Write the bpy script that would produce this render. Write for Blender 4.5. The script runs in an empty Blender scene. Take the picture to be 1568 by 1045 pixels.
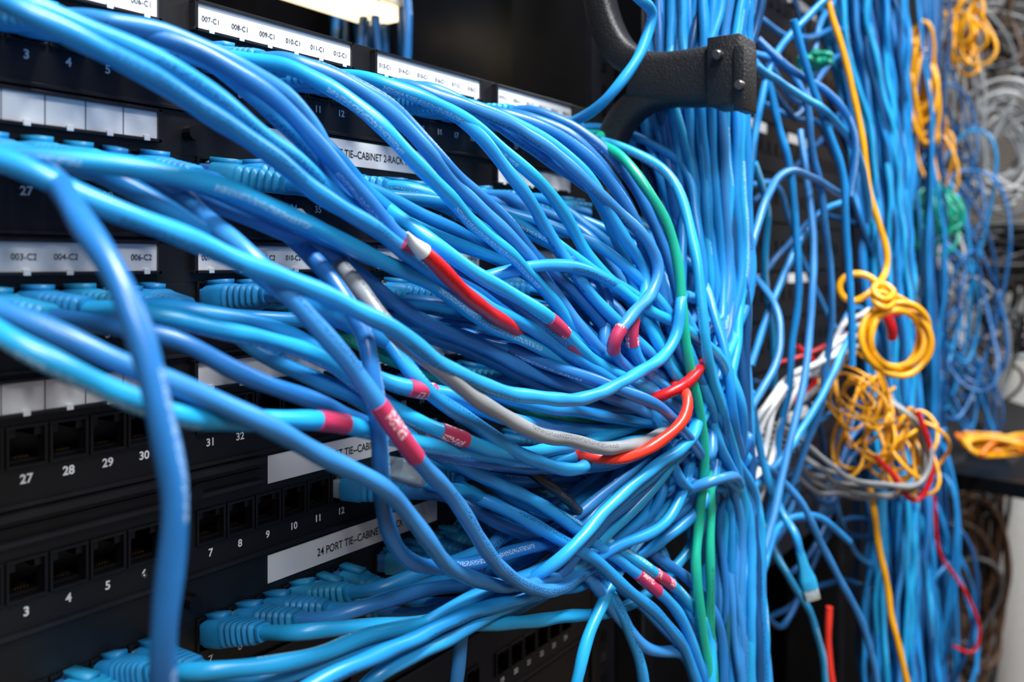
import bpy, math, random
import numpy as np
random.seed(11)
U=random.uniform
sc=bpy.context.scene
try:
    sc.view_settings.view_transform='Standard'
except Exception: pass
# ---------------- survey frame (level camera, rack face = plane y=0) -------------
F=1380.; TH=math.atan2(936,1380); D=.312; H=1.35
ct,st=math.cos(TH),math.sin(TH)
AX=np.array([ct,st,0.]); RT=np.array([st,-ct,0.]); UP=np.array([0,0,1.])
CAM=np.array([0,-D,H])
def ray(px,py): return AX+RT*((px-784)/F)+UP*((400-py)/F)
def S(px,py,d):           # point at distance d(mm) in front of rack face
    r=ray(px,py); return CAM+r*((D-d/1000.)/r[1])
def Z(px,py,z): return CAM+ray(px,py)*z
def proj(P):
    Q=P-CAM; zc=Q@AX
    return np.stack([784+F*(Q@RT)/zc,400-F*Q[...,2]/zc],-1)
# ---------------- materials ----------------
def mat(name,col,rough=.5,metal=0,spec=.5,noise=0,nscale=60,bump=0,bscale=400,emit=0,trans=0):
    m=bpy.data.materials.new(name); m.use_nodes=True
    nt=m.node_tree; b=nt.nodes['Principled BSDF']
    b.inputs['Base Color'].default_value=(*col,1); b.inputs['Roughness'].default_value=rough
    b.inputs['Metallic'].default_value=metal; b.inputs['Specular IOR Level'].default_value=spec
    if trans: b.inputs['Transmission Weight'].default_value=trans
    if emit:
        b.inputs['Emission Color'].default_value=(*col,1); b.inputs['Emission Strength'].default_value=emit
    tc=nt.nodes.new('ShaderNodeTexCoord')
    if noise:
        n=nt.nodes.new('ShaderNodeTexNoise'); n.inputs['Scale'].default_value=nscale; n.inputs['Detail'].default_value=4
        nt.links.new(tc.outputs['Object'],n.inputs['Vector'])
        r=nt.nodes.new('ShaderNodeValToRGB')
        r.color_ramp.elements[0].position=.3; r.color_ramp.elements[1].position=.7
        r.color_ramp.elements[0].color=(*[c*(1-noise) for c in col],1)
        r.color_ramp.elements[1].color=(*[min(1,c*(1+noise*.6)) for c in col],1)
        nt.links.new(n.outputs['Fac'],r.inputs['Fac']); nt.links.new(r.outputs['Color'],b.inputs['Base Color'])
    if bump:
        n=nt.nodes.new('ShaderNodeTexNoise'); n.inputs['Scale'].default_value=bscale
        nt.links.new(tc.outputs['Object'],n.inputs['Vector'])
        bp=nt.nodes.new('ShaderNodeBump'); bp.inputs['Strength'].default_value=bump; bp.inputs['Distance'].default_value=.0005
        nt.links.new(n.outputs['Fac'],bp.inputs['Height']); nt.links.new(bp.outputs['Normal'],b.inputs['Normal'])
    return m
def jacket(name,col,ink,rough=.33,band=.055,amount=.75,period=14.,gs=1100.):
    """PVC cable jacket, printed legend along the length (uv: x = metres, y = turn)"""
    m=bpy.data.materials.new(name); m.use_nodes=True
    nt=m.node_tree; L=nt.links.new; b=nt.nodes['Principled BSDF']
    b.inputs['Roughness'].default_value=rough; b.inputs['Specular IOR Level'].default_value=.5
    def N(t,**k):
        n=nt.nodes.new(t)
        for a,v in k.items(): setattr(n,a,v)
        return n
    def M(op,a,bv=None):
        n=N('ShaderNodeMath',operation=op)
        for i,v in enumerate((a,bv)):
            if v is None: continue
            if isinstance(v,(int,float)): n.inputs[i].default_value=v
            else: L(v,n.inputs[i])
        return n.outputs[0]
    uv=N('ShaderNodeUVMap'); sp=N('ShaderNodeSeparateXYZ'); L(uv.outputs[0],sp.inputs[0])
    u,v=sp.outputs[0],sp.outputs[1]
    inb=M('LESS_THAN',M('ABSOLUTE',M('SUBTRACT',M('FRACT',M('MULTIPLY',v,2.)),.46)),band*2)
    g=N('ShaderNodeTexNoise'); g.inputs['Scale'].default_value=1; g.inputs['Detail'].default_value=0
    cx=N('ShaderNodeCombineXYZ'); L(M('MULTIPLY',u,gs),cx.inputs[0]); L(M('MULTIPLY',v,gs/27.),cx.inputs[1]); L(cx.outputs[0],g.inputs['Vector'])
    gl=M('GREATER_THAN',g.outputs['Fac'],.52)
    w=N('ShaderNodeTexNoise'); w.inputs['Scale'].default_value=1; w.inputs['Detail'].default_value=0
    cy=N('ShaderNodeCombineXYZ'); L(M('MULTIPLY',u,period),cy.inputs[0]); L(cy.outputs[0],w.inputs['Vector'])
    wl=M('GREATER_THAN',w.outputs['Fac'],.50)
    mask=M('MULTIPLY',M('MULTIPLY',M('MULTIPLY',inb,gl),wl),amount)
    tc=N('ShaderNodeTexCoord'); n=N('ShaderNodeTexNoise'); n.inputs['Scale'].default_value=25; n.inputs['Detail'].default_value=3
    L(tc.outputs['Object'],n.inputs['Vector'])
    r=N('ShaderNodeValToRGB'); r.color_ramp.elements[0].position=.3; r.color_ramp.elements[1].position=.7
    r.color_ramp.elements[0].color=(*[c*.78 for c in col],1); r.color_ramp.elements[1].color=(*[min(1,c*1.15) for c in col],1)
    L(n.outputs['Fac'],r.inputs['Fac'])
    mx=N('ShaderNodeMix',data_type='RGBA'); L(mask,mx.inputs['Factor']); L(r.outputs['Color'],mx.inputs['A']); mx.inputs['B'].default_value=(*ink,1)
    L(mx.outputs['Result'],b.inputs['Base Color'])
    bn=N('ShaderNodeTexNoise'); bn.inputs['Scale'].default_value=350; L(tc.outputs['Object'],bn.inputs['Vector'])
    bp=N('ShaderNodeBump'); bp.inputs['Strength'].default_value=.12; bp.inputs['Distance'].default_value=.0004
    L(bn.outputs['Fac'],bp.inputs['Height']); L(bp.outputs['Normal'],b.inputs['Normal'])
    return m
INK=(.005,.02,.07)
BL=[jacket('pvc_blue_a',(.012,.245,.63),INK),jacket('pvc_blue_b',(.020,.31,.72),INK),jacket('pvc_blue_c',(.032,.22,.56),INK),
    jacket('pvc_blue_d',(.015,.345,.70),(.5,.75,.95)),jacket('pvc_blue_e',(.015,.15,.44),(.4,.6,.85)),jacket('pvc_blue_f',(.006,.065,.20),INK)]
TEAL=jacket('pvc_teal',(.01,.10,.17),INK)
GREEN=jacket('pvc_green',(.008,.40,.27),(.01,.1,.05)); RED=jacket('pvc_red',(.50,.006,.010),(.2,0,0)); ORED=jacket('pvc_orange_red',(.76,.035,.018),(.2,0,0))
GRAY=jacket('pvc_gray',(.24,.26,.28),(.05,.05,.05)); YEL=jacket('pvc_yellow',(.90,.40,.008),(.2,.1,0)); WHT=jacket('pvc_white',(.62,.64,.65),(.1,.1,.1)); BLK=jacket('pvc_black',(.012,.012,.014),(.2,.2,.2))
ORG=jacket('pvc_orange',(.85,.2,.01),(.2,.1,0)); BRN=jacket('pvc_brown',(.13,.07,.04),(.1,.1,.1))
PINK=jacket('pink_label_sleeve',(.48,.03,.10),(.95,.75,.8),rough=.5,band=.15,amount=.75,period=90.,gs=800.)
BOOT=mat('boot_blue_rubber',(.014,.25,.56),.45,noise=.2,nscale=80,bump=.15); BOOT2=mat('boot_cyan_rubber',(.016,.31,.58),.45,noise=.2,nscale=80,bump=.15)
BLUEPL=mat('plug_body_blue',(.03,.16,.45),.25); CLEAR=mat('plug_clear_plastic',(.65,.8,.88),.12,trans=.6)
GOLD=mat('gold_contacts',(.3,.19,.07),.4,metal=1)
PB=mat('panel_black',(.0055,.0055,.007),.42,noise=.3,nscale=30,bump=.1,bscale=900)
PBG=mat('panel_edge_black',(.012,.012,.015),.3,noise=.3,nscale=30)
PB2=mat('jack_black',(.003,.003,.004),.35,noise=.2)
BRK=mat('bracket_black_plastic',(.008,.008,.010),.5,noise=.3,bump=.9,bscale=700)
CARD=mat('label_card_white',(.76,.77,.78),.55,noise=.05,nscale=40)
TXT=mat('print_black',(.01,.01,.01),.6,noise=.1); TXW=mat('print_white',(.85,.87,.9),.6,noise=.1)
STEEL=mat('screw_steel',(.25,.25,.26),.35,metal=1,noise=.2)
# ---------------- mesh builder ----------------
class MB:
    def __init__(s): s.v=[];s.f=[];s.m=[];s.uv=[];s.n=0;s.mats=[]
    def mi(s,m):
        if m not in s.mats: s.mats.append(m)
        return s.mats.index(m)
    def add(s,V,Fa,m,uv=None):
        V=np.asarray(V,float); Fa=np.asarray(Fa,int)
        s.v.append(V); s.f.append(Fa+s.n); s.m.append(np.full(len(Fa),s.mi(m))); s.n+=len(V)
        s.uv.append(uv if uv is not None else np.zeros((len(Fa)*4,2)))
    def box(s,x0,x1,y0,y1,z0,z1,m,R=None,o=None):
        V=np.array([[x,y,z] for z in(z0,z1) for y in(y0,y1) for x in(x0,x1)],float)
        if R is not None: V=V@R.T
        if o is not None: V=V+o
        s.add(V,[[0,2,3,1],[4,5,7,6],[0,1,5,4],[2,6,7,3],[0,4,6,2],[1,3,7,5]],m)
    def rings(s,C,A,B,RA,RB,m,sides=12,p=1.,s0=None,cap=True,twist=0):
        """C centres, A,B frame vectors, RA,RB half sizes, p superellipse exponent"""
        n=len(C); th=np.arange(sides)*2*math.pi/sides
        c,sn=np.cos(th),np.sin(th)
        cc=np.sign(c)*np.abs(c)**p; ss=np.sign(sn)*np.abs(sn)**p
        RA=np.asarray(RA,float).reshape(n,-1); RB=np.asarray(RB,float).reshape(n,-1)
        V=C[:,None,:]+A[:,None,:]*(RA*cc)[:,:,None]+B[:,None,:]*(RB*ss)[:,:,None]
        V=V.reshape(-1,3)
        i=np.arange(n-1)[:,None]*sides; j=np.arange(sides)[None,:]; j2=(j+1)%sides
        Fq=np.stack([i+j,i+j2,i+sides+j2,i+sides+j],-1).reshape(-1,4)
        if s0 is None: s0=np.arange(n)*.01
        u0=np.repeat(s0[:-1],sides);u1=np.repeat(s0[1:],sides);v0=np.tile(np.arange(sides)/sides,n-1);v1=v0+1./sides
        uv=np.stack([np.stack([u0,v0],-1),np.stack([u0,v1],-1),np.stack([u1,v1],-1),np.stack([u1,v0],-1)],1).reshape(-1,2)
        s.add(V,Fq,m,uv)
        if cap:
            for k,rev in((0,1),(n-1,0)):
                V2=np.vstack([V[k*sides:(k+1)*sides],C[k]]); fs=[]
                for a in range(0,sides,2):
                    q=[a,(a+1)%sides,(a+2)%sides,sides]; fs.append(q[::-1] if rev else q)
                s.add(V2,fs,m)
    def build(s,name,parent=None,smooth=True,bevel=0):
        V=np.vstack(s.v);Fa=np.vstack(s.f)
        me=bpy.data.meshes.new(name+'_mesh'); me.vertices.add(len(V)); me.vertices.foreach_set('co',V.ravel())
        me.loops.add(len(Fa)*4); me.loops.foreach_set('vertex_index',Fa.ravel())
        me.polygons.add(len(Fa)); me.polygons.foreach_set('loop_start',np.arange(len(Fa))*4)
        try: me.polygons.foreach_set('loop_total',np.full(len(Fa),4))
        except Exception: pass
        me.polygons.foreach_set('material_index',np.concatenate(s.m).astype(np.int32))
        me.polygons.foreach_set('use_smooth',np.full(len(Fa),smooth))
        ul=me.uv_layers.new(name='UVMap'); ul.data.foreach_set('uv',np.vstack(s.uv).ravel().astype(np.float32))
        for m in s.mats: me.materials.append(m)
        me.update(calc_edges=True); me.validate()
        o=bpy.data.objects.new(name,me); sc.collection.objects.link(o)
        if bevel:
            bm=o.modifiers.new('bevel','BEVEL'); bm.width=bevel; bm.segments=2; bm.limit_method='ANGLE'
        if parent: o.parent=parent
        return o
def empty(name):
    e=bpy.data.objects.new(name,None); e.empty_display_size=.05; sc.collection.objects.link(e); return e
def spline(P,ds):
    P=np.array(P,float); P=np.vstack([2*P[0]-P[1],P,2*P[-1]-P[-2]]); out=[]
    for i in range(1,len(P)-2):
        p0,p1,p2,p3=P[i-1:i+3]
        t0=0;t1=t0+max(1e-5,np.linalg.norm(p1-p0))**.5;t2=t1+max(1e-5,np.linalg.norm(p2-p1))**.5;t3=t2+max(1e-5,np.linalg.norm(p3-p2))**.5
        n=max(3,int(np.linalg.norm(p2-p1)/.003)); t=np.linspace(t1,t2,n,endpoint=False)[:,None]
        A1=(t1-t)/(t1-t0)*p0+(t-t0)/(t1-t0)*p1;A2=(t2-t)/(t2-t1)*p1+(t-t1)/(t2-t1)*p2;A3=(t3-t)/(t3-t2)*p2+(t-t2)/(t3-t2)*p3
        B1=(t2-t)/(t2-t0)*A1+(t-t0)/(t2-t0)*A2;B2=(t3-t)/(t3-t1)*A2+(t-t1)/(t3-t1)*A3
        out.append((t2-t)/(t2-t1)*B1+(t-t1)/(t2-t1)*B2)
    out=np.vstack(out+[P[-2][None]])
    L=np.r_[0,np.cumsum(np.linalg.norm(np.diff(out,axis=0),axis=1))]
    n=max(4,int(L[-1]/ds)); s=np.linspace(0,L[-1],n)
    Q=np.stack([np.interp(s,L,out[:,k]) for k in range(3)],-1)
    for _ in range(3): Q[1:-1]=(Q[:-2]+2*Q[1:-1]+Q[2:])/4
    return Q,s
def frames(Q):
    T=np.gradient(Q,axis=0); T/=np.linalg.norm(T,axis=1)[:,None]+1e-12
    A=np.zeros_like(T); a=np.cross(T[0],[0.13,.9,.4]); a/=np.linalg.norm(a); A[0]=a
    for i in range(1,len(T)):
        a=a-T[i]*(a@T[i]); a/=np.linalg.norm(a)+1e-12; A[i]=a
    return T,A,np.cross(T,A)
def cable(mb,P,m,r=.003,ds=.004,sides=12,lab=None,labmb=None,helix=.05,wob=.0007):
    Q,s=spline(P,ds); T,A,B=frames(Q)
    if wob:
        env=np.clip(np.minimum(s-.04,s[-1]-s)/.04,0,1)
        Q=Q+A*(env*wob*(np.sin(s*U(45,80)+U(0,6))+.6*np.sin(s*U(90,140)+U(0,6))))[:,None]+B*(env*wob*np.sin(s*U(45,90)+U(0,6)))[:,None]
        T,A,B=frames(Q)
    th=np.arange(sides)*2*math.pi/sides; ph=U(0,6); pitch=U(.022,.034)
    rad=r*(1+helix*np.cos(2*th[None,:]-2*math.pi*s[:,None]/pitch+ph))
    so=s+U(0,5)
    mb.rings(Q,A,B,rad,rad,m,sides,s0=so)
    if lab:
        pr=proj(Q)
        for (lx,ly,ll) in lab:
            k=int(np.argmin(((pr-[lx,ly])**2).sum(1))); n=max(2,int(ll/2/ds)); a,b=max(0,k-n),min(len(Q),k+n+1)
            rr=np.full(b-a,r*1.12)
            (labmb or mb).rings(Q[a:b],A[a:b],B[a:b],rr,rr,PINK,sides,s0=so[a:b])
# ---------------- patch panel layout ----------------
STRIP=[.0995,.0525,.0014,-.0464,-.092,-.136,-.181,-.226]
def port_t(n): g,j=divmod(n-1,6); return .1325+g*.1055+j*.015
def jack_h(u): return STRIP[u]-.017
def text(body,x,h,size,m,parent,y=-.0004,align='CENTER',xs=1.,bold=0):
    c=bpy.data.curves.new('print','FONT'); c.body=body; c.size=size; c.align_x=align; c.align_y='CENTER'; c.extrude=.00004; c.offset=bold
    c.materials.append(m); o=bpy.data.objects.new('print_'+''.join(ch for ch in body.lower() if ch.isalnum())[:14],c)
    o.location=(x,y,H+h); o.rotation_euler=(math.pi/2,0,0); o.scale=(xs,1,1); sc.collection.objects.link(o); o.parent=parent; return o
def panel_unit(u,xo=0,detail=True):
    mb=MB(); s=STRIP[u]; j=jack_h(u); X0,X1=.098+xo,.560+xo
    top=s+.0075; bot=(STRIP[u+1]+.0080) if u+1<len(STRIP) else s-.037
    mb.box(X0,X1,0,.004,H+j+.0068,H+top,PB)
    mb.box(X0,X1,0,.004,H+bot,H+j-.0068,PB)
    mb.box(X0,X1,0.016,.03,H+bot,H+top,PB2)
    mb.box(X0,X1,-.0016,.002,H+bot-.0003,H+bot+.0012,PBG)
    if u==4:   # rolled flange of the chassis seam
        mb.box(X0,.264,-.0045,.001,H+s+.0045,H+s+.0070,PBG); mb.box(X0,.264,-.0030,.001,H+s-.0045,H+s-.0028,PBG); mb.box(X0,.264,-.0010,.001,H+s+.0010,H+s+.0016,PBG)
    xs=[X0]+sum([[port_t(n)+xo-.0062,port_t(n)+xo+.0062] for n in range(1,25)],[])+[X1]
    for a,b in zip(xs[0::2],xs[1::2]): mb.box(a,b,0,.004,H+j-.0068,H+j+.0068,PB)
    for n in range(1,25):
        x=port_t(n)+xo
        for (a,b,c,d) in((-.0071,.0071,.0062,.0074),(-.0071,.0071,-.0074,-.0062),(-.0071,-.0060,-.0062,.0062),(.0060,.0071,-.0062,.0062)):
            mb.box(x+a,x+b,-.0012,.001,H+j+c,H+j+d,PB2)
        mb.box(x-.0062,x-.0032,.0005,.014,H+j+.0030,H+j+.0066,PB2); mb.box(x+.0032,x+.0062,.0005,.014,H+j+.0030,H+j+.0066,PB2)
        mb.box(x-.0062,x+.0062,.0025,.016,H+j-.0068,H+j-.0052,PB2)
        if detail:
            for k in range(8): mb.box(x-.0040+k*.00107,x-.0036+k*.00107,.006,.012,H+j-.0052,H+j-.0046,GOLD)
    return mb
def strip(mb,g,u,xo=0,blank=False):
    s=STRIP[u]; c=.1325+.0375+g*.1055+xo-.002; w=.0445
    mb.box(c-w,c+w,-.0022,.0,H+s-.0052,H+s+.0052,CARD)
    mb.box(c-w-.001,c+w+.001,-.0034,0,H+s+.0052,H+s+.0064,PBG); mb.box(c-w-.001,c+w+.001,-.0034,0,H+s-.0064,H+s-.0052,PBG)
    for sg in(-1,1): mb.box(c+sg*w-.0008,c+sg*w+.0008,-.0034,0,H+s-.0064,H+s+.0064,PBG)
    for k in range(6): mb.box(c-w+.006+k*.0152,c-w+.0085+k*.0152,-.0036,-.0015,H+s-.0064,H+s-.0042,CARD)
    if blank:
        for k in range(1,6): mb.box(c-w+k*.0148-.0002,c-w+k*.0148+.0002,-.0024,-.002,H+s-.0052,H+s+.0052,PB)
    return c
TIE={1:.268,4:.268,5:.268}
panels=[]
for u in range(8):
    mb=panel_unit(u)
    e=None
    cs=[]
    groups={0:[0,1,2,3],1:[0,3],2:[0,1,2,3],3:[0,1,2,3]}.get(u,[])
    for g in groups: cs.append((g,strip(mb,g,u,blank=(g==0 and u in(1,3)))))
    if u in TIE:
        x0=TIE[u]; s=STRIP[u]; mb.box(x0,x0+.118,-.0006,0,H+s-.0062,H+s+.0062,CARD)
    s=STRIP[u]
    for x in(.2275,):
        C=np.array([[x,-.0052,H+s-.001],[x,-.0002,H+s-.001],[x,.0005,H+s-.001]])
        if u in(1,4,5): mb.rings(C,np.tile([1.,0,0],(3,1)),np.tile([0,0,1.],(3,1)),[.0032,.0032,.0018],[.0032,.0032,.0018],PB2,12)
    e=mb.build('patch_panel',smooth=False,bevel=.0002); panels.append(e)
    for g,c in cs:
        if (g==0 and u in(1,3)): continue
        if u in(0,2):
            for k in range(6):
                nn=g*6+k+1; text('%03d-C%d'%(nn,1 if u==0 else 2),c-.037+k*.0148,s+(-.0008 if u==0 else 0),.0031,TXT,e,y=-.0024,xs=.95)
    if u in TIE: text('24 PORT TIE--CABINET 2-RACK %d'%(1 if u!=4 else 2),TIE[u]+.029,s-.0005,.0052,TXT,e,y=-.0007,xs=.84,align='LEFT',bold=.00005)
    base=24 if u in(1,3) else 0
    for n in range(1,25):
        text(str(n+base),port_t(n),jack_h(u)-.0115,.0044,TXW,e,y=-.0003,bold=.0001)
# ---------------- cable trunk in the vertical manager ----------------
TPY=[-700,-200,0,150,300,500,700,900,1100,1500,2300]
TPX=[1110,1095,1085,1058,1075,1094,1106,1116,1124,1130,1135]
TR=[.034,.034,.033,.033,.030,.023,.021,.022,.024,.03,.03]
ZT=.57
def T(py,a,b,w=0):
    c=np.interp(py,TPY,TPX); R=np.interp(py,TPY,TR)
    an=w*py/1000.; a2=a*math.cos(an)-b*math.sin(an); b2=a*math.sin(an)+b*math.cos(an)
    return Z(c,py,ZT)+RT*a2*R+AX*b2*R
def disc(front=False):
    r=math.sqrt(U(.08,1)); t=U(0,2*math.pi)
    a,b=r*math.cos(t),r*math.sin(t)
    return (a,-abs(b)) if front else (a,b)
def down(front=True,y0=760):
    a,b=disc(front); w=U(-1,1)
    return [T(y,a,b,w) for y in(y0,y0+130,y0+300,1500)]
def up(front=False,y0=440):
    a,b=disc(front); w=U(-1,1)
    return [T(y,a,b,w) for y in(y0,y0-160,y0-350,-500)]
cabs=empty('blue_patch_cable_bundle')
jk=MB(); bt=MB(); lb=MB()
used=set()
def bcol(): return random.choices(BL[:5],[4,4,3,3,2.2])[0]
def boot(mb,n,u,tilt=(0,0),m=None,plug=True):
    """RJ45 plug with ribbed strain-relief boot leaving the jack toward -y"""
    base=np.array([port_t(n),0,H+jack_h(u)]); m=m or random.choice([BOOT,BOOT2,BOOT])
    ax=np.array([tilt[0],-1,tilt[1]]); ax/=np.linalg.norm(ax)
    A=np.cross(ax,[0,0,1.]); A/=np.linalg.norm(A); B=np.cross(A,ax)
    ys=[];wa=[];wb=[]
    def st_(y,w,h): ys.append(y);wa.append(w);wb.append(h)
    st_(-.004,.0058,.0045);st_(.004,.0058,.0045)
    C=base+np.outer(ys,ax); n_=len(ys)
    mb.rings(C,np.tile(A,(n_,1)),np.tile(B,(n_,1)),wa,wb,CLEAR if U(0,1)<.4 else BLUEPL,16,p=.35)
    ys=[];wa=[];wb=[]
    st_(.003,.0066,.0055);st_(.0125,.0068,.0058);st_(.0135,.0062,.0052)
    y=.0145; w,h=.0062,.0053
    for k in range(6):
        st_(y,w,h);st_(y+.0016,w,h);st_(y+.0020,w-.0014,h-.0013);st_(y+.0028,w-.0014,h-.0013); y+=.0032; w-=.00034;h-=.0002
    st_(y,.0036,.0036);st_(y+.002,.0033,.0033)
    C=base+np.outer(ys,ax); n_=len(ys)
    mb.rings(C,np.tile(A,(n_,1)),np.tile(B,(n_,1)),wa,wb,m,20,p=.5)
    R=np.stack([A,ax,B],1)
    mb.box(-.0026,.0026,.0005,.0125,.0050,.0076,m,R,base); mb.box(-.0020,.0020,-.002,.002,.0045,.0058,CLEAR,R,base)
    return base+ax*.034, base+ax*.046
def hero(pts,m=None,port=None,end=None,lab=None,r=.003,mb=None):
    P=[]
    if port:
        used.add(port); f=S(*pts[0]); b0=np.array([port_t(port[1]),0,H+jack_h(port[0])]); dv=f-b0
        tl=(max(-.25,min(.5,dv[0]/abs(dv[1]))),max(-.3,min(.3,dv[2]/abs(dv[1]))))
        a,b=boot(bt,port[1],port[0],tl); P+=[a,b]
    P+=[S(*p) for p in pts]
    if end=='D': P+=down(True)
    if end=='B': P+=down(False)
    if end=='U': P+=up()
    if end=='UF': P+=up(True)
    cable(mb or jk,P,m or bcol(),r,lab=lab,labmb=lb,ds=.0035,sides=14)
# top rows -------------------------------------------------------------
hero([(-90,-60,60),(-20,-10,80),(60,28,90),(150,74,94),(260,137,96),(350,194,96),(430,247,96),(500,300,95),(570,352,94),(650,408,94),(740,462,95),(840,522,100),(930,578,106),(1020,628,112),(1080,670,118)],BL[0],end='D')
hero([(-60,-50,55),(30,0,75),(110,36,80),(210,76,84),(300,128,88),(380,184,88),(450,240,86),(530,310,84),(600,365,84),(700,440,86),(800,505,92),(900,560,98),(1010,610,108),(1070,640,112)],BL[1],end='B')
hero([(210,48,55),(285,70,66),(370,114,76),(430,160,82),(480,215,86),(520,265,88),(560,310,88),(600,350,90),(622,372,92),(700,440,80),(780,500,70),(880,560,80),(1000,620,110)],BL[4],port=(0,3),end='B')
hero([(150,30,52),(240,46,60),(330,82,68),(420,138,74),(480,195,76),(505,240,76),(530,290,76),(590,345,80),(680,400,86),(780,460,94),(850,508,102),(905,550,104),(990,600,108),(1060,650,112)],BL[2],port=(0,2),end='D',lab=[(875,534,.018)])
hero([(320,92,58),(380,140,66),(440,196,72),(500,260,70),(580,330,70),(680,410,74),(790,480,82),(900,550,94),(1010,615,106)],BL[1],port=(0,4),end='B')
hero([(370,100,54),(430,150,60),(490,215,64),(560,290,66),(650,370,70),(760,440,80),(880,520,92),(1000,590,106)],BL[0],port=(0,5),end='D')
hero([(440,90,50),(500,112,60),(570,150,70),(630,205,78),(690,270,80),(745,325,82),(800,385,84),(850,450,88),(905,520,96),(980,590,106),(1050,640,112)],BL[2],port=(0,7),end='D')
hero([(470,100,52),(530,122,62),(600,165,72),(670,235,80),(720,290,80),(780,345,82),(830,400,84),(880,450,90),(930,505,98),(1000,570,108),(1060,610,114)],BL[4],port=(0,8),end='B')
hero([(430,98,50),(500,130,66),(560,170,78),(610,220,86),(660,275,88),(720,335,88),(780,390,88),(830,440,88),(880,500,92),(960,575,104),(1040,630,112)],BL[3],port=(0,6),end='D')
hero([(590,128,55),(660,155,68),(720,195,78),(770,250,84),(815,310,88),(850,370,90),(885,430,94),(930,480,100),(1000,540,110),(1080,600,118)],BL[1],port=(0,10),end='D')
hero([(560,118,50),(620,140,64),(700,175,76),(770,225,84),(825,280,88),(870,340,92),(905,395,95),(950,440,102),(1010,470,110),(1060,515,118),(1090,580,124)],BL[3],port=(0,9),end='D')
hero([(620,130,50),(700,158,68),(780,190,80),(850,230,90),(905,285,98),(955,335,105),(990,370,112),(1010,410,116),(1002,448,116),(975,475,114),(955,498,113),(938,524,111),(955,560,108),(1010,610,112)],BL[2],port=(0,11),end='B',lab=[(946,520,.02)])
hero([(700,155,55),(770,180,70),(840,215,84),(890,260,94),(930,320,100),(962,370,106),(985,410,108),(988,450,110),(970,485,111),(968,520,111),(1000,580,112),(1060,630,114)],BL[1],port=(0,13),end='D',lab=[(967,512,.02)])
hero([(730,165,55),(800,195,72),(860,235,84),(905,290,92),(935,345,96),(960,400,100),(985,470,106),(1020,540,112),(1060,600,118)],BL[3],port=(0,14),end='D')
hero([(755,170,55),(820,190,72),(885,225,86),(930,275,96),(965,330,104),(1000,400,110),(1020,470,114),(1045,540,120),(1080,600,124)],BL[4],port=(0,15),end='D')
hero([(880,185,52),(915,165,70),(945,132,82),(975,90,90),(996,45,94),(1003,18,96),(985,0,96),(965,-15,92),(950,-60,88),(980,-160,90)],BL[1],port=(0,20))
# second row -------------------------------------------------------------
hero([(-90,215,60),(0,243,80),(80,278,90),(160,318,96),(250,350,100),(350,388,104),(440,428,106),(530,468,108),(600,505,108),(680,558,108),(760,598,110),(850,612,112),(920,602,114),(980,572,118),(1020,540,120),(1036,505,122),(1040,460,122)],BL[1],end='UF')
hero([(-60,238,52),(20,238,60),(80,240,66),(170,252,76),(260,268,84),(350,292,88),(430,325,90),(510,360,90),(590,402,90),(680,450,90),(760,500,92),(850,548,97),(930,588,104),(1010,620,110),(1070,660,116)],BL[3],end='D')
hero([(180,248,55),(260,266,66),(340,296,76),(420,330,80),(500,362,80),(580,398,80),(660,436,80),(740,475,84),(830,520,90),(920,562,98),(1010,605,108)],BL[0],port=(1,3),end='B')
hero([(230,262,55),(300,300,66),(390,335,72),(470,372,74),(560,430,76),(650,490,78),(740,535,84),(830,575,92),(930,610,102),(1020,645,112)],BL[2],port=(1,4),end='D')
hero([(70,262,75),(95,295,95),(135,355,112),(172,415,122),(203,490,130),(230,570,134),(254,660,136),(270,760,136),(265,860,134),(254,960,130),(245,1080,124),(240,1250,110)],BL[4],port=(1,1),r=.0031)
hero([(120,252,58),(190,282,70),(270,330,78),(350,380,80),(420,435,80),(500,480,80),(600,530,82),(700,580,86),(820,620,94),(930,640,102),(1040,660,112)],BL[0],port=(1,2),end='D')
hero([(260,285,55),(320,338,78),(390,402,96),(460,472,106),(530,550,110),(580,622,112),(640,700,112),(690,762,108),(735,830,104),(780,880,100),(830,905,98),(870,900,96),(905,870,96),(1000,790,100),(1070,720,112)],BL[2],port=(1,5),end='D',lab=[(610,658,.034)])
hero([(330,275,45),(410,335,60),(470,385,76),(520,440,90),(555,505,100),(568,570,104),(577,640,104),(583,720,102),(590,790,98),(612,842,94),(655,868,90),(720,866,86),(800,840,86),(900,810,92),(1000,760,100),(1070,700,110)],BL[4],port=(1,6),end='D')
hero([(640,302,45),(700,325,62),(760,370,74),(820,430,80),(880,490,88),(950,550,98),(1040,610,110)],BL[1],port=(1,12),end='D')
hero([(540,285,50),(600,325,70),(660,370,86),(720,410,94),(780,447,99),(830,482,103),(875,522,104),(930,565,106),(1020,620,112)],BL[3],port=(1,9),end='D',lab=[(850,499,.018)])
hero([(690,440,66),(770,418,82),(840,406,92),(900,415,98),(950,440,104),(1010,475,110),(1055,515,118),(1090,560,124),(1100,620,126)],BL[1],end='D')
hero([(780,300,50),(830,350,70),(880,400,84),(920,430,92),(930,470,96),(922,520,98),(960,580,104),(1040,640,114)],BL[2],port=(1,16),end='D')
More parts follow.
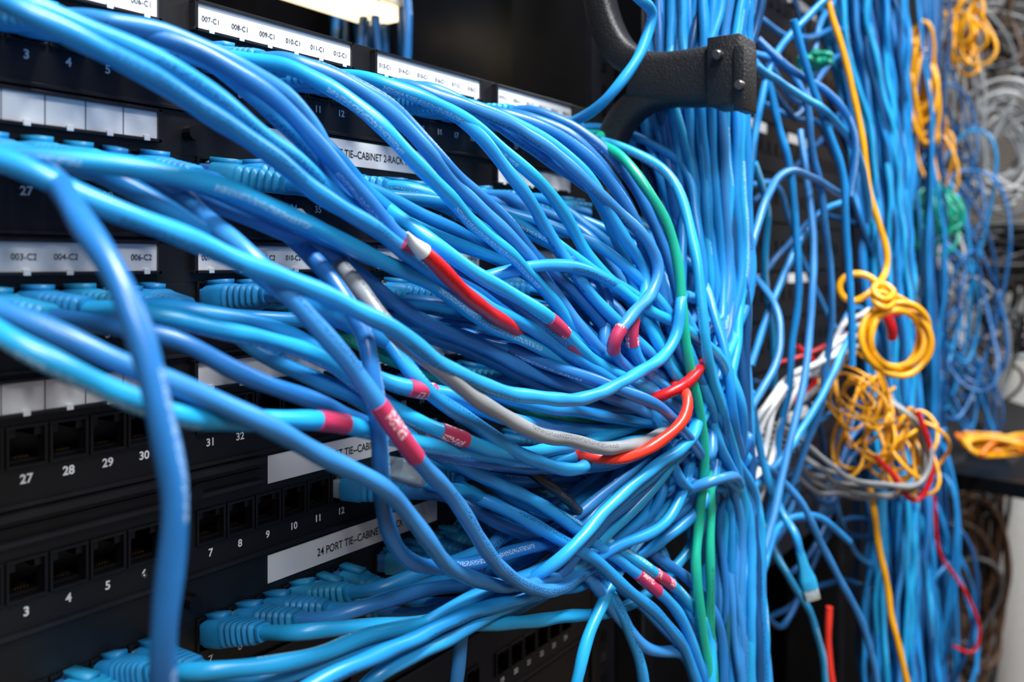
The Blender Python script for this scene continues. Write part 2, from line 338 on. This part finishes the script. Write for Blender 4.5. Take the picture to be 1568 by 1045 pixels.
# third row -------------------------------------------------------------
hero([(-90,460,70),(-10,505,90),(60,545,100),(160,592,106),(260,630,108),(360,645,106),(440,648,104),(540,652,102),(620,672,98),(700,692,94),(780,703,92),(850,703,94),(920,690,100),(1000,670,108),(1060,650,114)],BL[3],end='D',lab=[(505,648,.020)])
hero([(-90,462,60),(-20,468,78),(60,498,90),(160,545,100),(250,580,106),(330,620,110),(430,664,112),(520,708,112),(590,752,110),(640,805,106),(672,852,102),(700,880,98),(760,895,94),(840,890,92),(930,850,96),(1020,790,106),(1080,720,116)],BL[2],end='D')
hero([(220,478,62),(300,498,72),(400,518,78),(480,548,82),(560,592,84),(640,645,92),(690,668,98),(760,690,98),(850,690,96),(950,660,100),(1050,640,112)],BL[3],port=(2,3),end='B',lab=[(690,668,.018)])
hero([(260,470,55),(340,485,66),(430,505,72),(510,545,80),(600,590,92),(680,606,94),(780,640,92),(900,660,94),(1010,650,106)],BL[1],port=(2,4),end='D',lab=[(640,598,.018)])
hero([(170,500,60),(270,520,74),(350,560,82),(440,600,86),(530,640,86),(600,660,86),(680,700,84),(770,710,86),(870,720,92),(970,700,102),(1070,670,114)],BL[4],port=(2,2),end='D')
hero([(320,480,50),(400,540,66),(480,580,76),(560,620,78),(660,690,78),(760,740,84),(840,780,92),(920,840,100),(985,885,108),(1030,930,112),(1060,985,116),(1085,1060,118),(1100,1200,122)],BL[1],port=(2,6),lab=[(992,893,.022)])
hero([(460,452,50),(540,470,66),(600,530,84),(650,590,94),(710,640,98),(780,688,100),(840,712,102),(880,716,104),(900,708,102),(905,690,94),(940,660,90),(1020,640,106)],BL[1],port=(2,8),end='B')
hero([(440,450,46),(520,480,60),(610,500,68),(700,530,74),(800,580,82),(900,620,94),(1010,640,108)],BL[2],port=(2,7),end='D')
# lower middle -------------------------------------------------------------
hero([(640,700,50),(720,722,66),(800,765,82),(870,800,92),(940,838,102),(1010,882,110),(1060,930,114),(1085,975,118),(1092,1060,122),(1100,1200,124)],BL[3],port=(4,14),lab=[(1017,884,.022)])
hero([(660,742,52),(740,765,66),(820,800,76),(890,850,84),(950,900,92),(1010,955,102),(1060,1010,112),(1090,1080,118),(1100,1200,120)],BL[1],port=(4,13))
hero([(690,760,56),(740,790,70),(800,818,80),(860,848,88),(910,890,96),(945,945,100),(985,990,106),(1050,1008,112),(1080,1100,116)],BL[2],port=(4,12))
hero([(740,730,50),(810,740,64),(880,730,76),(930,760,84),(960,810,90),(1000,850,100),(1060,890,112),(1100,960,122),(1110,1100,124)],BL[4],port=(4,15))
hero([(820,705,50),(870,706,60),(930,740,74),(975,790,84),(1010,840,96),(1030,900,104),(1070,960,116),(1090,1100,120)],BL[1],port=(4,17))
hero([(700,745,66),(770,775,84),(840,815,94),(905,858,102),(965,905,108),(1015,950,112),(1052,1000,116),(1075,1080,118),(1080,1200,118)],BL[0],port=(4,16))
# bottom row -------------------------------------------------------------
hero([(450,970,52),(530,962,62),(620,955,70),(700,942,76),(780,918,80),(850,896,84),(930,860,90),(1010,800,100),(1075,720,114)],BL[3],port=(5,7),end='UF')
hero([(500,950,48),(560,930,58),(640,908,66),(720,896,72),(800,890,76),(880,870,84),(960,830,92),(1060,760,110)],BL[2],port=(5,8),end='UF')
hero([(540,935,46),(600,915,56),(660,895,64),(740,880,68),(820,850,74),(920,790,86),(1020,710,104)],BL[1],port=(5,9),end='UF')
hero([(570,905,46),(640,880,56),(720,850,64),(800,810,74),(900,760,86),(1000,700,100)],BL[1],port=(5,10),end='U')
hero([(300,1030,60),(400,1020,70),(490,1002,78),(560,975,82),(640,962,84),(740,955,86),(850,948,90),(930,938,94),(1000,900,100),(1070,820,112)],BL[3],port=(5,5),end='UF')
hero([(360,1040,56),(440,1035,68),(500,1010,76),(570,990,80),(640,965,84),(700,930,86),(780,890,86),(880,850,90),(990,780,100)],BL[1],port=(5,6),end='UF')
hero([(360,1120,70),(450,1065,84),(540,1020,90),(620,985,92),(700,950,92),(790,915,92),(900,880,94),(1010,830,104),(1090,750,120)],BL[0],end='UF')
hero([(520,1110,70),(570,1040,86),(640,1000,90),(700,970,90),(760,940,88),(840,905,86),(940,860,92)],BL[1],end='U')
hero([(680,1150,70),(700,1040,74),(706,985,76),(716,915,74),(740,850,70),(800,800,72),(900,740,84)],BL[2],end='U')
hero([(860,1150,90),(882,1050,96),(902,970,98),(930,905,98),(965,850,100),(1020,780,106),(1080,700,118)],BL[3],end='UF')
hero([(985,1150,100),(985,1040,104),(970,985,104),(940,920,100),(900,870,90),(840,830,78),(780,800,60),(740,790,10)],BL[1])
for i in range(14):   # steep fan of cables rising into the trunk
    a=U(-30,30); y=U(-70,50)
    hero([(740+a,935+y*.6,8),(800+a,905+y,50+i*2),(880+a,850+y,74+i*2),(950+a,780+y*.7,84+i*2),(1015+a*.5,715+y*.5,94+i*2),(1065,655+y*.4,104+i*1.5)],end=random.choice(['UF','U']),port=None)
# ---------------- remaining plugged ports: procedural runs ----------------
plugged=[(0,n) for n in range(6,25)]+[(1,n) for n in range(6,25)]+[(2,n) for n in range(5,25)]+[(3,n) for n in range(14,25)]+[(4,n) for n in range(14,25)]+[(5,n) for n in list(range(11,25))]
boot(bt,4,5,(.2,0))
boot(bt,1,2,(.2,0))
for (u,n) in plugged:
    if (u,n) in used: continue
    t=port_t(n); h=jack_h(u)
    a,b=boot(bt,n,u,(U(.1,.4),U(-.2,.02)))
    hn={0:-.05,1:-.065,2:-.085,3:-.095,4:-.10,5:-.105}[u]+U(-.03,.025)
    N=np.array([max(.46,min(t+.01,.515))+U(-.02,.02),-.095+U(-.035,.02),H+hn]); dd=U(.0,.022)
    dh=h-hn
    k1,k2=U(.26,.36),U(.62,.76)
    M1=b+(N-b)*k1+np.array([0,-dd,dh*(.10 if dh>0 else .25)+U(-.006,.006)]); M2=b+(N-b)*k2+np.array([0,-dd*.9,dh*.12+U(-.008,.008)])
    if t>.43: M1[1]-=.01; M1[0]+=.012
    e=down(U(0,1)<.6) if U(0,1)<.62 else up(U(0,1)<.5)
    cable(jk,[a,b,M1,M2,N]+e,bcol(),.0029,ds=.005,sides=12)
# extra runs from hidden jacks between columns
for i in range(22):
    x0=U(.36,.46); h0=U(-.13,.02); b=np.array([x0+.01,-U(.04,.06),H+h0]); N=np.array([.475+U(-.02,.02),-.09+U(-.03,.03),H-.075+U(-.035,.035)])
    M=(b+N)/2+np.array([0,U(-.025,.01),U(-.02,.02)+(h0+.07)*.15])
    cable(jk,[np.array([x0,.0,H+h0]),b,M,N]+(down(True) if U(0,1)<.6 else up(False)),bcol(),.0029,ds=.005)
# long vertical strands
for i in range(62):
    a,b=disc(i%2==0); w=U(-1.3,1.3); m=bcol() if U(0,1)<.93 else TEAL
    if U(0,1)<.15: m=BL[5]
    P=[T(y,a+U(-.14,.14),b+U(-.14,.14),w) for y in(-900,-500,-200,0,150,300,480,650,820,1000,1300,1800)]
    cable(jk,P,m,.0028,ds=.006,wob=.001)
jk.build('cable_jackets',cabs); bt.build('plug_boots',cabs,bevel=0); lb.build('label_sleeves',cabs)
# bare modular plug with its coloured pairs showing
mb=MB(); o=S(622,724,84); ax=S(665,742,84)-S(600,716,84); ax/=np.linalg.norm(ax); A=np.cross(ax,[0,1.,0]); A/=np.linalg.norm(A); B=np.cross(A,ax)
mb.rings(o+np.outer([-.009,-.0085,.006,.0065],ax),np.tile(B,(4,1)),np.tile(A,(4,1)),[.005,.0058,.0058,.005],[.0034,.004,.004,.0034],CLEAR,16,p=.35)
for k,mm in enumerate((ORG,GREEN,BRN,WHT,BL[4],RED)):
    f=(k-2.5)*.0014; cable(mb,[o-ax*.006+B*f+A*.0006,o+ax*.002+B*f+A*.0008,o+ax*.010+B*f*.6,o+ax*.016+B*f*.3],mm,.0005,ds=.001,sides=6,wob=0,helix=0)
cable(mb,[o+ax*.012,o+ax*.03,S(720,752,78),S(800,800,70),S(880,850,62),S(960,860,70),S(1040,800,90)],BL[3],.0028)
mb.build('bare_network_plug')
# ---------------- single coloured cables ----------------
def single(name,paths,m,r=.003,fn=S,ds=.004,labs=None):
    mb=MB()
    for p in paths: cable(mb,[fn(*q) if not isinstance(q,np.ndarray) else q for q in p],m,r,ds=ds,sides=14)
    return mb.build(name)
mb=MB()
mb_a,mb_b=boot(mb,21,0,(.2,-.1),m=BOOT2)
cable(mb,[mb_a,mb_b]+[S(*q) for q in [(915,222,74),(955,245,94),(990,285,108),(1018,330,115),(1034,390,119),(1043,470,122),(1056,550,124),(1070,630,124),(1078,720,121),(1072,800,118),(1064,870,118),(1072,940,119),(1085,1020,120),(1090,1200,120)]],GREEN,.0028)
cable(mb,[S(*q) for q in [(440,470,4),(480,495,44),(540,520,64),(600,550,76),(680,578,82),(760,608,84),(840,635,86),(960,660,96),(1070,690,112),(1088,760,120),(1086,860,122),(1090,960,120),(1095,1200,120)]],GREEN,.0026)
mb.build('green_patch_cable')
single('red_patch_cable',[[(622,370,99),(655,390,103),(690,428,103),(730,465,102),(780,500,96),(830,530,86),(880,556,72),(940,580,70)],
   [(880,640,76),(950,628,96),(1000,612,114),(1035,598,124),(1060,578,126),(1080,540,118)]],RED,.0030)
mb=MB()  # pale frayed tip of the cut sleeve on the red cable
Q=np.array([S(624,356,104),S(632,371,103),S(648,386,103)]); T_,A_,B_=frames(Q); mb.rings(Q,A_,B_,[.0004,.0020,.0033],[.0004,.0020,.0033],WHT,14); mb.build('cable_end_sleeve')
single('orange_red_patch_cable',[[(860,690,90),(930,704,112),(985,692,120),(1030,662,128),(1053,628,131),(1050,602,128),(1030,590,114)]],ORED,.0029)
single('gray_patch_cable',[[(455,330,50),(515,398,74),(550,443,88),(595,500,100),(645,545,106),(700,588,108),(760,630,110),(820,662,112),(880,680,114),(940,685,116),(1000,672,116),(1050,650,112),(1090,620,104)]],GRAY,.0031)
single('black_patch_cable',[[(700,640,56),(780,700,76),(830,735,90),(880,775,92),(940,820,88),(1000,880,92),(1045,940,100),(1075,1010,110),(1085,1150,114)]],BLK,.0025)
# ---------------- D-ring bracket of vertical manager ----------------
mb=MB(); bx=.487
def rsweep(P,ra,rb,m=BRK,p=.45):
    Q,s=spline(P,.003); T_=np.gradient(Q,axis=0); T_/=np.linalg.norm(T_,axis=1)[:,None]
    A=np.tile([1.,0,0],(len(Q),1)); B=np.cross(T_,A); mb.rings(Q,A,B,np.full(len(Q),ra),np.interp(s/s[-1],np.linspace(0,1,len(rb)),rb),m,20,p=p)
rsweep([[bx,-.072,H+.110],[bx,-.085,H+.107],[bx,-.105,H+.105],[bx,-.128,H+.105]],.010,[.015,.0155,.0165,.017])
rsweep([[bx,-.100,H+.111],[bx,-.078,H+.115],[bx,-.062,H+.125],[bx,-.052,H+.142],[bx,-.046,H+.165],[bx,-.042,H+.21],[bx,-.025,H+.25],[bx+.05,.0,H+.262]],.009,[.009,.009,.0075,.007,.007])
rsweep([[bx,-.105,H+.099],[bx,-.080,H+.097],[bx,-.065,H+.088],[bx,-.056,H+.075],[bx,-.052,H+.058],[bx,-.050,H+.02],[bx,-.035,H-.02],[bx+.05,0,H-.03]],.009,[.009,.008,.0065,.0065,.006])
mb.box(bx-.013,bx+.013,-.140,-.121,H+.086,H+.124,BRK)
mb.box(bx-.015,bx+.004,-.1435,-.137,H+.082,H+.117,BRK)
for (y,z) in((-.128,.113),(-.1405,.095)):
    C=np.array([[bx-.018,y,H+z],[bx-.0165,y,H+z],[bx-.010,y,H+z]])
    mb.rings(C,np.tile([0,1.,0],(3,1)),np.tile([0,0,1.],(3,1)),[.0020,.0030,.0030],[.0020,.0030,.0030],STEEL,14)
mb.build('cable_management_ring',bevel=.0012,smooth=True)
# ---------------- rack frame ----------------
def rack(x0,x1):
    mb=MB()
    for xa in(x0,x1):
        mb.box(xa-.012,xa+.022,.001,.006,0.05,2.1,PBG); mb.box(xa-.012,xa-.008,.006,.07,0.05,2.1,PB); mb.box(xa+.018,xa+.022,.006,.07,.05,2.1,PB)
        mb.box(xa-.012,xa+.022,.60,.65,0.05,2.1,PB)
        for k in range(60):
            z=H-.45+k*.0159
            mb.box(xa+.002,xa+.008,.0002,.0012,z,z+.006,STEEL if k%7==3 else PB2)
    mb.box(x0-.012,x1+.022,.0,.65,2.08,2.12,PB); mb.box(x0-.012,x1+.022,0,.65,.0,.06,PB)
    return mb.build('equipment_rack',smooth=False)
r1=rack(.072,.575); rack(.745,1.25); rack(1.46,1.95)
for xa in(.60,1.275):
    mb=MB(); mb.box(xa,xa+.13,.03,.034,.06,2.08,PB); mb.box(xa,xa+.004,-.02,.034,.06,2.08,PB); mb.box(xa+.126,xa+.13,-.02,.034,.06,2.08,PB)
    for k in range(40):
        z=.9+k*.025; mb.box(xa+.058,xa+.066,.029,.0305,z,z+.008,STEEL)
    mb.build('vertical_cable_manager',smooth=False)
mb=MB(); mb.box(.03,.60,.66,.67,.0,2.05,PB); mb.box(.60,1.9,.10,.11,.0,2.05,PB); mb.box(.03,.035,.08,.66,0,2.05,PB); mb.box(.598,.603,.07,.66,0,2.05,PB)
mb.box(.40,.415,.30,.34,1.0,2.05,PBG)
mb.build('back_panel',r1,smooth=False)
mb=MB(); mb.box(.098,.56,.002,.006,.2,H-.267,PB)
for k in range(18): mb.box(.098,.56,-.001,.003,.24+k*.0445,.2412+k*.0445,PB)
mb.build('blanking_panel',smooth=False)
mb=MB()
for k in range(12):
    z=H+.30-k*.052; mb.box(.77,1.235,-.004,.02,z-.05,z,PB)
    for j in range(18): mb.box(.79+j*.024,.803+j*.024,-.0055,-.003,z-.03,z-.018,PB2)
    if k%3==0: mb.box(.80,.92,-.0065,-.004,z-.012,z-.002,CARD); mb.box(1.0,1.1,-.0065,-.004,z-.012,z-.002,CARD)
mb.build('network_switch_stack',smooth=False)
mb=MB()
for i in range(26):
    px=U(500,640); z=U(.72,.84); P=[Z(px+U(-10,10),y,z) for y in(-200,-60,30,120,260)]
    cable(mb,P,random.choice([BL[4],BL[5],BL[5]]),.0035,ds=.01)
for i in range(8):
    px=U(690,735); P=[Z(px+U(-5,5),y,.85) for y in(-200,-60,30,120,260)]
    cable(mb,P,[BRN,GRAY,BLK][i%3],.004,ds=.01)
mb.build('rear_cable_bundle')
# ---------------- next bay: trunk, strands ----------------
mb=MB()
def T2(py,a,b):
    c=np.interp(py,[-300,0,250,500,750,1045,1500],[1275,1300,1345,1356,1366,1374,1384]); R=np.interp(py,[-300,0,250,600,1045],[.06,.050,.031,.032,.040])
    return Z(c,py,.98)+RT*a*R+AX*b*R
for i in range(52):
    a,b=disc(i%3!=0); P=[T2(y,a+U(-.2,.2),b+U(-.2,.2)) for y in(-400,-150,50,250,430,600,780,960,1200,1500)]
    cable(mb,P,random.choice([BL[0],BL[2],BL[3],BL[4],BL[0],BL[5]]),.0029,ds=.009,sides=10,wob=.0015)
strs=[[(1150,82),(1195,95),(1228,140),(1245,230),(1262,330),(1272,430),(1270,540),(1250,640),(1222,720),(1200,770),(1165,850)],
[(1140,80),(1170,110),(1190,180),(1212,280),(1222,390),(1218,500),(1205,600),(1190,700),(1175,800),(1160,920),(1150,1100)],
[(1155,100),(1200,130),(1260,170),(1300,210),(1325,270),(1330,340)],
[(1160,60),(1215,110),(1280,150),(1310,220),(1300,300)],
[(1150,380),(1175,300),(1200,265),(1240,270),(1290,300)],
[(1140,640),(1165,600),(1195,540),(1190,480),(1170,440),(1150,420)],
[(1130,690),(1180,720),(1225,770),(1260,840),(1300,910),(1330,990),(1350,1080)],
[(1130,720),(1170,810),(1210,890),(1250,960),(1265,1060)],
[(1150,560),(1180,470),(1215,390),(1250,330),(1290,310)],
[(1140,760),(1200,700),(1240,640),(1280,560),(1310,500)],
[(1160,880),(1190,770),(1215,650),(1235,560),(1245,430),(1240,300),(1225,200)],
[(1150,950),(1175,850),(1200,800),(1250,790),(1300,830)],
[(1215,30),(1240,120),(1285,250),(1300,400),(1305,560)],
[(1145,300),(1160,180),(1185,90),(1230,30),(1290,-20)],
[(1155,250),(1175,320),(1170,420),(1185,530),(1180,640)]]
for q in strs:
    z0=U(.60,.70); z1=U(.68,.80); n=len(q)
    cable(mb,[Z(x,y,z0+(z1-z0)*k/(n-1)) for k,(x,y) in enumerate(q)],bcol(),.0029,ds=.006)
for i in range(18):
    x0=U(1150,1180); y0=U(0,1000); y1=y0+U(-260,260); z0=U(.76,.82)
    P=[Z(x0,y0,z0),Z(x0+40+U(-20,20),y0+U(-70,70),z0+.06),Z(x0+90+U(-20,20),(y0+y1)/2+U(-70,70),z0+.12),Z(x0+140,y1+U(-40,40),z0+.17),Z(x0+200,y1+U(0,160),.97)]
    cable(mb,P,random.choice([BL[2],BL[4],BL[5],BL[5],BL[5]]),.0029,ds=.008,sides=10)
mb.build('blue_trunk_cable_bundle')
mb=MB(); o=Z(1237,893,.66)
ax=-UP*.96+RT*.25; ax/=np.linalg.norm(ax); A=np.cross(ax,AX);A/=np.linalg.norm(A);B=np.cross(A,ax)
def pr(ys,wa,wb,m,p): mb.rings(o+np.outer(ys,ax),np.tile(A,(len(ys),1)),np.tile(B,(len(ys),1)),wa,wb,m,16,p=p)
pr([-.024,-.012,-.004,.0,.004],[.003,.004,.0062,.0064,.0062],[.003,.0036,.005,.005,.0048],BOOT2,.6); pr([.003,.0045,.012,.0125],[.0054,.0058,.0058,.0052],[.004,.0042,.0042,.0036],CLEAR,.35)
cable(mb,[o-ax*.02,o-ax*.04,Z(1205,800,.67),Z(1170,720,.68),Z(1150,600,.66)],BL[1],.003)
mb.build('dangling_network_plug')
# ---------------- yellow coil ----------------
mb=MB(); P=[Z(x,y,.80) for x,y in[(1262,-60),(1270,10),(1290,75),(1308,150),(1322,220),(1330,290),(1345,340),(1358,385),(1357,415)]]
P+=[Z(1345,435,.79),Z(1325,454,.785),Z(1298,462,.78),Z(1283,442,.78),Z(1294,422,.78),Z(1325,420,.775),Z(1350,440,.77),Z(1372,455,.77)]
cen=Z(1370,518,.77)
for k in range(60):
    a=math.radians(70-k*36+0); R=.0312-.0078*abs(math.sin(k*.233)); P.append(cen+RT*R*math.cos(a)*1.0+UP*R*math.sin(a)*1.05+AX*(.007*math.sin(k*.9)))
cable(mb,P,YEL,.0028,ds=.004,wob=0)
kn=Z(1352,452,.765)
for j in range(2):
    Pk=[kn+RT*.009*math.cos(a)+UP*(.008*math.sin(a)+j*.007-.004)+AX*.006*math.sin(a) for a in np.linspace(0,6.28,10)]
    cable(mb,Pk,YEL,.0028,wob=0)
mb.build('yellow_patch_cable_coil')
mb=MB(); cable(mb,[Z(x,y,.86) for x,y in[(1330,740),(1338,780),(1348,850),(1362,920),(1375,990),(1392,1060),(1400,1200)]],YEL,.003)
def loops(mb,c,n,rx,rz,m,r=.003,jit=.3,depth=.03,turns=1.3,ds=.008,twr=.8):
    for i in range(n):
        k=U(1-jit,1+jit); k2=U(1-jit,1+jit); ph=U(0,6.28); o=c+RT*U(-1,1)*rx*jit+UP*U(-1,1)*rz*jit+AX*U(-1,1)*depth
        tw=U(-twr,twr)
        P=[o+RT*rx*k*math.cos(ph+a)+UP*rz*k2*math.sin(ph+a+tw)+AX*depth*.6*math.sin(2*a+ph) for a in np.linspace(0,6.28*turns,14)]
        cable(mb,P,random.choice(m) if isinstance(m,list) else m,r,ds=ds,sides=10,wob=0)
loops(mb,Z(1328,640,.86),6,.022,.036,YEL,.0017,.45); loops(mb,Z(1380,690,.88),8,.024,.032,YEL,.0018,.45); loops(mb,Z(1308,600,.84),4,.020,.024,YEL,.0013,.45)
mb.build('yellow_patch_cable_tangle')
mb=MB()
for i in range(4):
    o=i*15; z=.69+i*.01
    cable(mb,[Z(1134+o*.6,770,z-.03),Z(1140+o,700-o*.2,z),Z(1158+o,640-o*.4,z),Z(1190+o,598-o*.6,z+.02),Z(1235+o*.6,562-o*.1+(i%2)*14,z+.05),Z(1285,545-o*.8,z+.08),Z(1330,520-o,z+.12)],WHT,.0026,wob=.0016)
cable(mb,[Z(1300,440,.86),Z(1306,500,.84),Z(1296,540,.82),Z(1270,580,.80),Z(1220,620,.78)],WHT,.0026)
mb.build('white_patch_cable_bundle')
mb=MB()
for i in range(6):
    o=i*10; z=.76+i*.008
    cable(mb,[Z(1150,640+o,z),Z(1200,655+o,z),Z(1240,688+o+(i%2)*8,z+.02),Z(1300,728+o*.7,z+.05),Z(1370,750+o*.3-(i%3)*6,z+.06),Z(1408,738+o*.1,z+.07),Z(1424-o*.4,690,z+.08),Z(1400-o*.5,640,z+.09),Z(1360,615-o*.4,z+.1)],GRAY,.0022,wob=.0018)
mb.build('gray_patch_cable_bundle')
mb=MB()
for q in([(1180,560),(1230,545),(1285,520),(1330,490),(1380,480)],[(1220,530),(1250,560),(1240,600),(1200,620)],[(1340,700),(1370,730),(1400,770),(1425,740),(1424,690),(1405,630)]):
    cable(mb,[Z(x,y,.84) for x,y in q],RED,.0026)
cable(mb,[Z(x,y,1.2) for x,y in[(1430,760),(1440,850),(1480,910),(1500,960),(1490,1000),(1460,990)]],RED,.0022)
cable(mb,[Z(1358,484,.75),Z(1363,494,.748),Z(1368,506,.75),Z(1366,518,.755)],RED,.004,wob=0)
mb.build('red_patch_cable_bundle')
mb=MB(); cable(mb,[Z(x,y,.8) for x,y in[(1270,930),(1268,985),(1275,1060),(1278,1200)]],ORED,.003); mb.build('orange_patch_cable')
# ---------------- far racks clutter ----------------
mb=MB()
for i in range(14):
    px=U(1405,1440); z=U(1.25,1.6); P=[Z(px+U(-14,14)+k*3,y,z) for k,y in enumerate((-200,0,200,400,600,800,1000,1300))]
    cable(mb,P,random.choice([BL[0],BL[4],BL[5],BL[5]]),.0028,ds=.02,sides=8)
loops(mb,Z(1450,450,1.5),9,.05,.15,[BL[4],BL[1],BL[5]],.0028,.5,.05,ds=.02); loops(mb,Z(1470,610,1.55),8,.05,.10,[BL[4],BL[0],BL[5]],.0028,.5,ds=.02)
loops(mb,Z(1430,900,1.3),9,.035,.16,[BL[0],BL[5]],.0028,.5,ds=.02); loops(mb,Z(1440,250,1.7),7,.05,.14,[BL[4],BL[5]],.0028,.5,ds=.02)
mb.build('distant_blue_cable_bundle')
mb=MB(); loops(mb,Z(1408,130,1.3),11,.015,.08,YEL,.0028,.3,.02,ds=.012,twr=.6); loops(mb,Z(1482,55,1.5),7,.022,.05,YEL,.0028,.35,ds=.012); loops(mb,Z(1440,240,1.45),3,.02,.05,YEL,.0025,.4,ds=.012); mb.build('hanging_yellow_cable_hank')
mb=MB(); loops(mb,Z(1530,225,1.9),18,.075,.11,[GRAY,WHT,GRAY],.0035,.28,.05,ds=.02,twr=.35,turns=1.05); loops(mb,Z(1465,170,1.8),10,.03,.16,[GRAY,GRAY,BRN],.0035,.3,ds=.02,twr=.3); loops(mb,Z(1445,480,1.6),12,.04,.10,[GRAY,WHT],.0035,.4,ds=.02)
loops(mb,Z(1490,560,1.75),10,.06,.10,[GRAY,BLK],.0035,.5,ds=.02); mb.build('gray_cable_coil')
mb=MB(); loops(mb,Z(1434,335,1.4),18,.028,.032,GREEN,.0025,.5,ds=.012); loops(mb,Z(1240,96,.85),4,.012,.005,GREEN,.0028,.3,ds=.006); mb.build('green_cable_tangle')
mb=MB(); loops(mb,Z(1520,385,1.8),24,.12,.035,BLK,.005,.5,ds=.02); loops(mb,Z(1520,60,2.),22,.13,.08,[BRN,BLK,GRAY,BLK],.004,.6,ds=.02); loops(mb,Z(1540,470,1.9),14,.08,.07,[BLK,BLK,GRAY],.005,.5,ds=.02); mb.build('black_cable_tangle')
mb=MB(); loops(mb,Z(1520,680,1.36),9,.04,.010,[ORG,YEL],.004,.4,ds=.015); mb.build('orange_cable_tangle')
mb=MB(); loops(mb,Z(1485,860,1.9),24,.055,.18,[BRN,BLK,GRAY,BRN],.004,.5,ds=.02); mb.build('brown_cable_tangle')
mb=MB(); a=[Z(1430,720,1.45),Z(1590,745,1.25),Z(1660,650,1.65),Z(1470,590,1.8)]
V=np.array(a+[p-UP*.022 for p in a]); mb.add(V,[[0,1,2,3],[7,6,5,4],[0,4,5,1],[1,5,6,2],[2,6,7,3],[3,7,4,0]],PB)
b=[a[3],a[0],a[0]+UP*.025,a[3]+UP*.05]; mb.add(np.array(b+[p+AX*.01 for p in b]),[[0,1,2,3],[7,6,5,4],[0,4,5,1],[1,5,6,2],[2,6,7,3],[3,7,4,0]],PB)
mb.build('rack_shelf',smooth=False)
# ---------------- room ----------------
WALL=mat('painted_wall',(.27,.24,.21),.8,noise=.12,nscale=3); FLO=mat('floor_tile',(.16,.11,.08),.6,noise=.2,nscale=8); CEI=mat('ceiling_tile',(.5,.5,.48),.9,noise=.05)
def slab(n,a,m): q=MB(); q.box(*a,m); return q.build(n,smooth=False)
slab('floor',(-1.6,4.2,-2.4,1.3,-.05,0),FLO); slab('ceiling',(-1.6,4.2,-2.4,1.3,2.8,2.85),CEI)
slab('wall_back',(-1.6,4.2,1.3,1.35,0,2.8),WALL); slab('wall_right',(4.2,4.25,-2.4,1.3,0,2.8),WALL); slab('wall_left',(-1.65,-1.6,-2.4,1.3,0,2.8),WALL); slab('wall_front',(-1.6,4.2,-2.45,-2.4,0,2.8),WALL)
COL=mat('white_column_paint',(.62,.62,.60),.6,noise=.06)
mb=MB(); c=Z(1560,600,2.6)
Q=np.array([[c[0],c[1],.001],[c[0],c[1],1.0],[c[0],c[1],1.28],[c[0],c[1],1.32]]); mb.rings(Q,np.tile([1.,0,0],(4,1)),np.tile([0,1.,0],(4,1)),[.075,.07,.07,.085],[.075,.07,.07,.085],COL,24); mb.build('support_column')
LAMP=mat('lamp_diffuser',(1,.80,.5),.5,emit=2)
mb=MB(); c=Z(515,2,.70); mb.box(-.055,.055,-.015,.015,-.006,.006,LAMP,o=c); mb.box(-.06,.06,-.02,.02,.007,.016,COL,o=c); mb.build('strip_light_fixture',smooth=False)
def area(name,loc,rot,sx,sy,e,col):
    l=bpy.data.lights.new(name,'AREA'); l.shape='RECTANGLE'; l.size=sx; l.size_y=sy; l.energy=e; l.color=col
    o=bpy.data.objects.new(name,l); o.location=loc; o.rotation_euler=rot; sc.collection.objects.link(o)
area('ceiling_light_panel',(.25,-.75,2.75),(0,0,0),1.0,.28,78,(.98,.99,1))
area('ceiling_light_panel.001',(2.4,-.9,2.75),(0,0,0),1.2,.6,36,(.98,.98,1))
area('ceiling_light_panel.002',(-.7,-1.3,2.5),(math.radians(25),math.radians(-25),0),.5,.3,22,(.98,.99,1))
w=bpy.data.worlds.new('room_ambient'); sc.world=w; w.use_nodes=True; w.node_tree.nodes['Background'].inputs[0].default_value=(.5,.55,.6,1); w.node_tree.nodes['Background'].inputs[1].default_value=.1
# ---------------- camera ----------------
cd=bpy.data.cameras.new('camera'); cam=bpy.data.objects.new('camera',cd); sc.collection.objects.link(cam)
cd.sensor_width=36; cd.lens=F*36/1568; cd.shift_y=-(522.5-400)/1568; cd.clip_start=.01
cam.location=CAM; cam.rotation_euler=(math.pi/2,0,TH-math.pi/2)
cd.dof.use_dof=True; cd.dof.focus_distance=.40; cd.dof.aperture_fstop=8.0
sc.camera=cam
